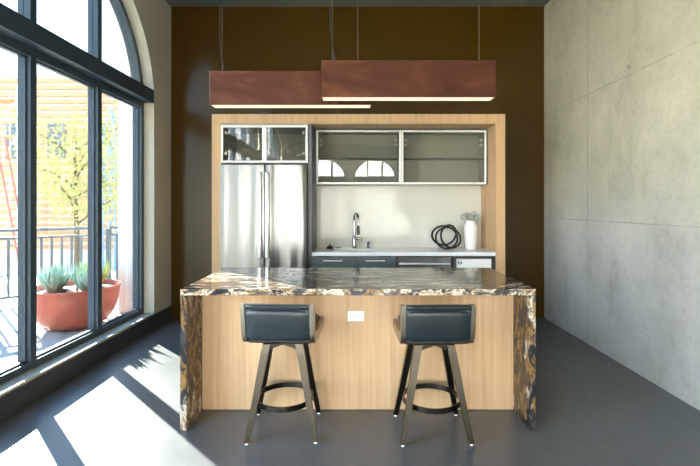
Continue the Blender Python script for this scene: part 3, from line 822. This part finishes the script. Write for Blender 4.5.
# ------------------------------------------------------------------ bar stools (built at the origin; the back faces -Y)
def make_stool(label):
    root = thing('bar_stool', label, 'stool', (0, 0, 0), 'counter stools at the island')
    for sx in (-1, 1):
        for sy in (-1, 1):
            bm = BM(); rings = []
            for (px, py, z, h) in ((0.209, 0.182, 0.012, 0.0155), (0.168, 0.150, 0.22, 0.019), (0.112, 0.104, 0.535, 0.0235), (0.100, 0.094, 0.585, 0.024)):
                rings.append([(sx * px + a * h, sy * py + b * h, z) for a, b in ((-1, -1), (1, -1), (1, 1), (-1, 1))])
            loft(bm, rings)
            bmesh.ops.bevel(bm, geom=[e for e in bm.edges if abs((e.verts[0].co - e.verts[1].co).z) > 0.03], offset=0.003, segments=2, affect='EDGES')
            leg = obj('leg', bm, M['pewter'], root)
            bm = BM(); lathe(bm, [(0.0001, 0), (0.011, 0), (0.013, 0.004), (0.011, 0.0125), (0.0001, 0.0125)], 14, (sx * 0.209, sy * 0.182, 0)); obj('glide', bm, M['handle'], leg, True)
    # cross bars rise from each leg top to the swivel plate
    bm = BM()
    for sx in (-1, 1):
        for sy in (-1, 1):
            d = Vector((sx * 0.100, sy * 0.094, 0)); n = Vector((-d.y, d.x, 0)).normalized() * 0.020
            o_, i_ = d * 0.92, d * 0.12
            rings = []
            for p, za, zb in ((o_, 0.545, 0.586), (d * 0.55, 0.562, 0.592), (i_, 0.570, 0.592)):
                rings.append([p - n + Vector((0, 0, za)), p + n + Vector((0, 0, za)), p + n + Vector((0, 0, zb)), p - n + Vector((0, 0, zb))])
            loft(bm, rings)
    # side rails of the base, arched underneath
    for a in (0, 1, 2, 3):
        R_ = Matrix.Rotation(a * PI / 2, 4, 'Z')
        half, off = (0.078, 0.100) if a % 2 == 0 else (0.072, 0.106)
        out = []
        for k in range(13):
            s = -1 + 2 * k / 12; out.append((s * half, 0.552 + 0.026 * (1 - abs(s)) ** 0.8))
        out += [(half, 0.586), (-half, 0.586)]
        b2 = BM(); prism(b2, out, 'y', -off - 0.009, -off + 0.009)
        me = bpy.data.meshes.new('tmp'); bmesh.ops.transform(b2, matrix=R_, verts=b2.verts[:]); b2.to_mesh(me); b2.free(); bm.from_mesh(me); bpy.data.meshes.remove(me)
    obj('base_frame', bm, M['pewter'], root)
    bm = BM(); lathe(bm, [(0.0001, 0.592), (0.085, 0.592), (0.085, 0.604), (0.0001, 0.604)], 28); obj('swivel_plate', bm, M['blackmetal'], root, True)
    # footrest: flat band bent to a ring inside the legs
    bm = BM(); rings = []
    for k in range(48):
        a = 2 * PI * k / 48
        rings.append([(r * math.cos(a), r * math.sin(a), z) for r, z in ((0.178, 0.190), (0.186, 0.190), (0.186, 0.222), (0.178, 0.222))])
    loft(bm, rings, loop=True); obj('footrest', bm, M['pewter'], root, True)
    # seat pan + cushion
    bm = BM(); box(bm, -0.195, 0.195, -0.165, 0.205, 0.6045, 0.640, 0.008); obj('seat_pan', bm, M['blackmetal'], root)
    bm = BM(); rings = []
    box(bm, -0.192, 0.192, -0.150, 0.222, 0.6405, 0.700, 0.024, 4); obj('seat', bm, M['leather'], root, True)
    # L-shaped side frames: along the seat, up the back
    for sx in (-1, 1):
        bm = BM(); yb = -0.205
        out = [(0.215, 0.606), (0.215, 0.662)]
        out += [(-0.130, 0.668)]
        out += [(yb + 0.052, 0.690), (yb + 0.040, 0.730), (yb + 0.022, 0.857), (yb - 0.032, 0.857), (yb - 0.006, 0.680), (yb + 0.008, 0.640), (yb + 0.030, 0.615), (yb + 0.062, 0.606)]
        prism(bm, out, 'x', sx * 0.196, sx * 0.224)
        bmesh.ops.bevel(bm, geom=bm.edges[:], offset=0.003, segments=2, affect='EDGES')
        obj('side_frame', bm, M['champagne'], root, True)
    # back cushion, bowed towards the rear, with a rolled top band
    def pad(x, z0, z1, yo, dep, nx=16, nz=10, sag=0.0):
        bm = BM(); rings = []
        for i in range(nx + 1):
            s = -1 + 2 * i / nx; xx = x * s; ring = []
            ex = 1 - abs(s) ** 6
            for j in range(nz):
                a = 2 * PI * j / nz
                cz, sz = math.cos(a), math.sin(a)
                q = lambda v, p: math.copysign(abs(v) ** p, v)
                f = 0.55 + 0.45 * ex
                zc = (z0 + z1) / 2; hz = (z1 - z0) / 2 * (0.90 + 0.10 * ex)
                z = zc + hz * q(cz, 0.35)
                lean = -0.155 * (z - 0.66)
                ring.append((xx, yo + lean + dep * f * q(sz, 0.45), z - sag * (1 - s * s)))
            rings.append(ring)
        loft(bm, rings); return bm
    obj('back_cushion', pad(0.193, 0.632, 0.826, -0.186, 0.032, nz=20), M['leather'], root, True)
    obj('back_band', pad(0.194, 0.8265, 0.858, -0.186, 0.027, nz=16), M['leather'], root, True)
    bm = BM(); box(bm, -0.1945, 0.1945, -0.226, -0.206, 0.795, 0.845, 0.003)
    obj('back_panel', bm, M['leather'], root)
    return root
st = make_stool('black leather swivel counter stool on the window side of the outlet')
st.location = (-0.466, 2.745, 0); st.rotation_euler = (0, 0, math.radians(2.0))
st2 = copy_tree(st); st2['label'] = 'black leather swivel counter stool on the concrete wall side of the outlet'
for ch in st.children:      # the swivelling top of this stool is turned against its base
    if ch.name.split('.')[0] in ('seat', 'seat_pan', 'side_frame', 'back_cushion', 'back_band', 'back_panel', 'swivel_plate'):
        ch.rotation_euler = (0, 0, math.radians(-5.0))
st2.location = (0.484, 2.725, 0); st2.rotation_euler = (0, 0, math.radians(1.5))

# ------------------------------------------------------------------ pendants
def make_pendant(label):
    L, Dp, Hh = 1.20, 0.115, 0.252
    root = thing('linear_pendant', label, 'pendant lamp', (0, 0, 0), 'bronze pendants over the island')
    bm = BM()
    box(bm, -L / 2, L / 2, 0, 0.008, 0, Hh, 0.0015, 1); box(bm, -L / 2, L / 2, Dp - 0.008, Dp, 0, Hh, 0.0015, 1)
    box(bm, -L / 2, -L / 2 + 0.008, 0.008, Dp - 0.008, 0, Hh); box(bm, L / 2 - 0.008, L / 2, 0.008, Dp - 0.008, 0, Hh)
    box(bm, -L / 2 + 0.008, L / 2 - 0.008, 0.008, Dp - 0.008, Hh - 0.008, Hh)
    obj('housing', bm, M['bronzebox'], root)
    bm = BM(); box(bm, -L / 2 + 0.009, L / 2 - 0.009, 0.009, Dp - 0.009, 0.001, 0.008); obj('diffuser', bm, M['diff'], root)
    for x in (-0.525, 0.50):
        bm = BM(); tube(bm, [(x, Dp / 2, Hh), (x, Dp / 2, H - 2.2 - 0.02)], 0.0028, 6); obj('suspension_wire', bm, M['wire'], root, True)
        bm = BM(); lathe(bm, [(0.0001, 0), (0.03, 0), (0.03, 0.018), (0.0001, 0.018)], 18, (x, Dp / 2, H - 2.2 - 0.0185)); obj('ceiling_cup', bm, M['wire'], root, True)
        bm = BM(); lathe(bm, [(0.0001, 0), (0.010, 0), (0.006, 0.018), (0.0001, 0.02)], 12, (x, Dp / 2, Hh)); obj('wire_grip', bm, M['wire'], root, True)
    x = -0.525; pts = []
    for k in range(17):
        f = k / 16; pts.append((x - 0.012 - 0.012 * math.sin(f * PI * 3) * (1 - f) + (0.035 * (1 - f) ** 8), Dp / 2 - 0.01, Hh + (H - 2.2 - 0.02 - Hh) * f))
    bm = BM(); tube(bm, pts, 0.0042, 8); obj('power_cord', bm, M['cord'], root, True)
    return root
p1 = make_pendant('front bronze linear pendant whose left end overlaps the one behind')
p1.location = (0.357, 2.880, 2.197)
p2 = copy_tree(p1); p2['label'] = 'rear bronze linear pendant above the fridge, partly hidden by the front one'
p2.location = (-0.489, 3.112, 2.200)
